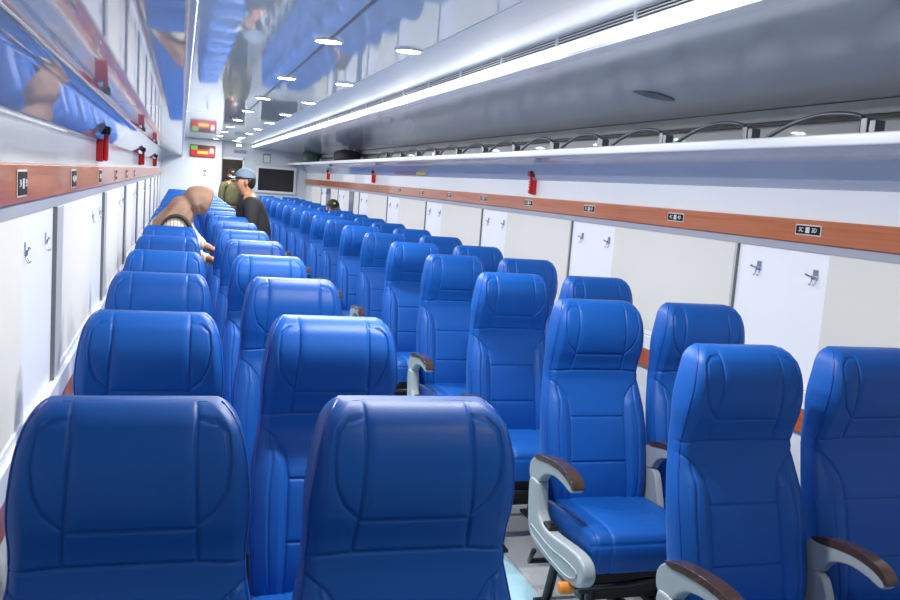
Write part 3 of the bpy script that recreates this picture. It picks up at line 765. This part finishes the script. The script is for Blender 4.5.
# (centre x, z, half width along the spine normal, half depth y) from the face opening back over the crown, down the nape to the shoulders
spine = [((.318, 1.322), .050, .055), ((.308, 1.326), .092, .082), ((.285, 1.335), .112, .098), ((.245, 1.352), .112, .105), ((.190, 1.345), .112, .108), ((.135, 1.315), .108, .112), ((.085, 1.270), .112, .130), ((.045, 1.215), .125, .155), ((.005, 1.160), .135, .175), ((-.015, 1.115), .135, .175)]
xs_ = np.linspace(0, 1, len(spine)); tt = np.linspace(0, 1, 46)
cx = interp(tt, list(zip(xs_, [q[0][0] for q in spine]))); cz = interp(tt, list(zip(xs_, [q[0][1] for q in spine])))
hn = .84*interp(tt, list(zip(xs_, [q[1] for q in spine]))); hy = interp(tt, list(zip(xs_, [q[2] for q in spine])))
rings = []
for j in range(len(tt)):
    k0, k1 = max(0, j-1), min(len(tt)-1, j+1)
    ax = Vector((cx[k1]-cx[k0], 0, cz[k1]-cz[k0])).normalized(); nn = Vector((ax.z, 0, -ax.x))
    u = tt[j]; ring = []
    for i in range(NR):
        a = 2*math.pi*i/NR; amp = .018+.07*max(0, u-.35)
        fold = 1 + amp*math.sin(9*a+5*u) + amp*.7*math.sin(5*a-8*u+1) + .04*math.exp(-((u-.44)/.04)**2) - .22*math.exp(-((u-.545)/.045)**2) + .05*math.exp(-((u-.66)/.05)**2)
        p = Vector((.155+(cx[j]-.16)*.80, -.03, cz[j]-.012)) + nn*hn[j]*math.sin(a)*fold + Vector((0, 1, 0))*hy[j]*math.cos(a)*fold
        ring.append(bm.verts.new(p))
    rings.append(ring)
for a_, b_ in zip(rings[:-1], rings[1:]):
    for i in range(NR): bm.faces.new((a_[i], a_[(i+1) % NR], b_[(i+1) % NR], b_[i]))
bm.faces.new(rings[0]); bm.faces.new(rings[-1][::-1])
hood = obj('headscarf', bm, M_SCARF, t, smooth=True)
# scooped cream panel at her back with a dark strap round it
bm = ellipsoid(bmesh.new(), (.060, -.205, 1.115), (.092, .045, .108), 24, 16)
obj('vest_back', bm, M_CREAMK, t, smooth=True)
pts = [(.060+.100*math.cos(a), -.235, 1.112+.118*math.sin(a)) for a in np.linspace(math.pi*1.05, -.25, 18)]
obj('strap', tube(bmesh.new(), pts, [.007+.012*k/17 for k in range(18)], 8), mat('strap_dark', (.05, .035, .02), rough=.6), t, smooth=True)
bm = ellipsoid(bmesh.new(), (.36, -.12, .90), (.05, .05, .09), 18, 12)
tag(obj('handbag', bm, M_BLACK, None, smooth=True), 'small dark pouch held by the bending person in the brown headscarf', 'pouch').location = (-.08, 6.45, 0)
# seated passenger near the right wall
t, HC, f, rt = person('passenger in a black cap seated by the right windows, only the head showing', (1.985, 12.19, 0), 1.68, (0, -1), cloth=(.03, .03, .035), seated=True)
cap(t, HC, f, rt, mat('cap_black', (.015, .015, .018), rough=.8), M_BLACK); face_parts(t, HC, f, .088)
bm = B(HC.x-.014, HC.x+.014, HC.y-.118, HC.y-.098, HC.z+.072, HC.z+.092); obj('badge', bm, M_YELLOW, t)
# two people in the doorway
t, HC, f, rt = person('person in an olive camouflage jacket standing in the far doorway', (.95, 18.0, 0), 1.70, (.4, -1), cloth=(.10, .10, .045), legs=(.05, .05, .03))
cap(t, HC, f, rt, M_BLACK, M_BLACK); face_parts(t, HC, f, .088)
obj('face_mask', ellipsoid(bmesh.new(), HC+f*.055-Vector((0, 0, .045)), (.062, .055, .045), 16, 10), M_WHITE, t, smooth=True)
t, HC, f, rt = person('person in dark brown clothes and maroon cap just behind the doorway', (.97, 19.2, 0), 1.72, (.2, -1), cloth=(.05, .035, .03), legs=(.03, .03, .03))
cap(t, HC, f, rt, mat('maroon', (.22, .04, .05), rough=.8), mat('maroon', (0, 0, 0))); face_parts(t, HC, f, .088)
vl = thing('vestibule_lamp', 'small ceiling lamp inside the far doorway', 'lamp', (.99, Y1+.9, 2.10))
obj('lens', disc(bmesh.new(), (0, 0), .06, -.012, -.001), M_LAMP, vl)

# ------------------------------------------------------------------ camera, world
cam = bpy.data.cameras.new('camera'); co = bpy.data.objects.new('camera', cam); COL.objects.link(co)
r = Vector((0.9558272, -0.2843463, 0.0744411)); d = Vector((0.0357810, -0.1388159, -0.9896716)); fw = Vector((0.2917431, 0.9486186, -0.1225098))
mw = Matrix((r, -d, -fw)).transposed().to_4x4(); mw.translation = Vector((0, 0, CZ)); co.matrix_world = mw
cam.sensor_width = 36; cam.lens = 36*896.36/900; cam.clip_start = .02
bpy.context.scene.camera = co
w = bpy.data.worlds.new('world'); bpy.context.scene.world = w; w.use_nodes = True
w.node_tree.nodes['Background'].inputs[0].default_value = (.8, .88, 1, 1); w.node_tree.nodes['Background'].inputs[1].default_value = .5
vs = bpy.context.scene.view_settings
vs.view_transform = 'Standard'; vs.look = 'None'; vs.exposure = 0.22; vs.gamma = 1
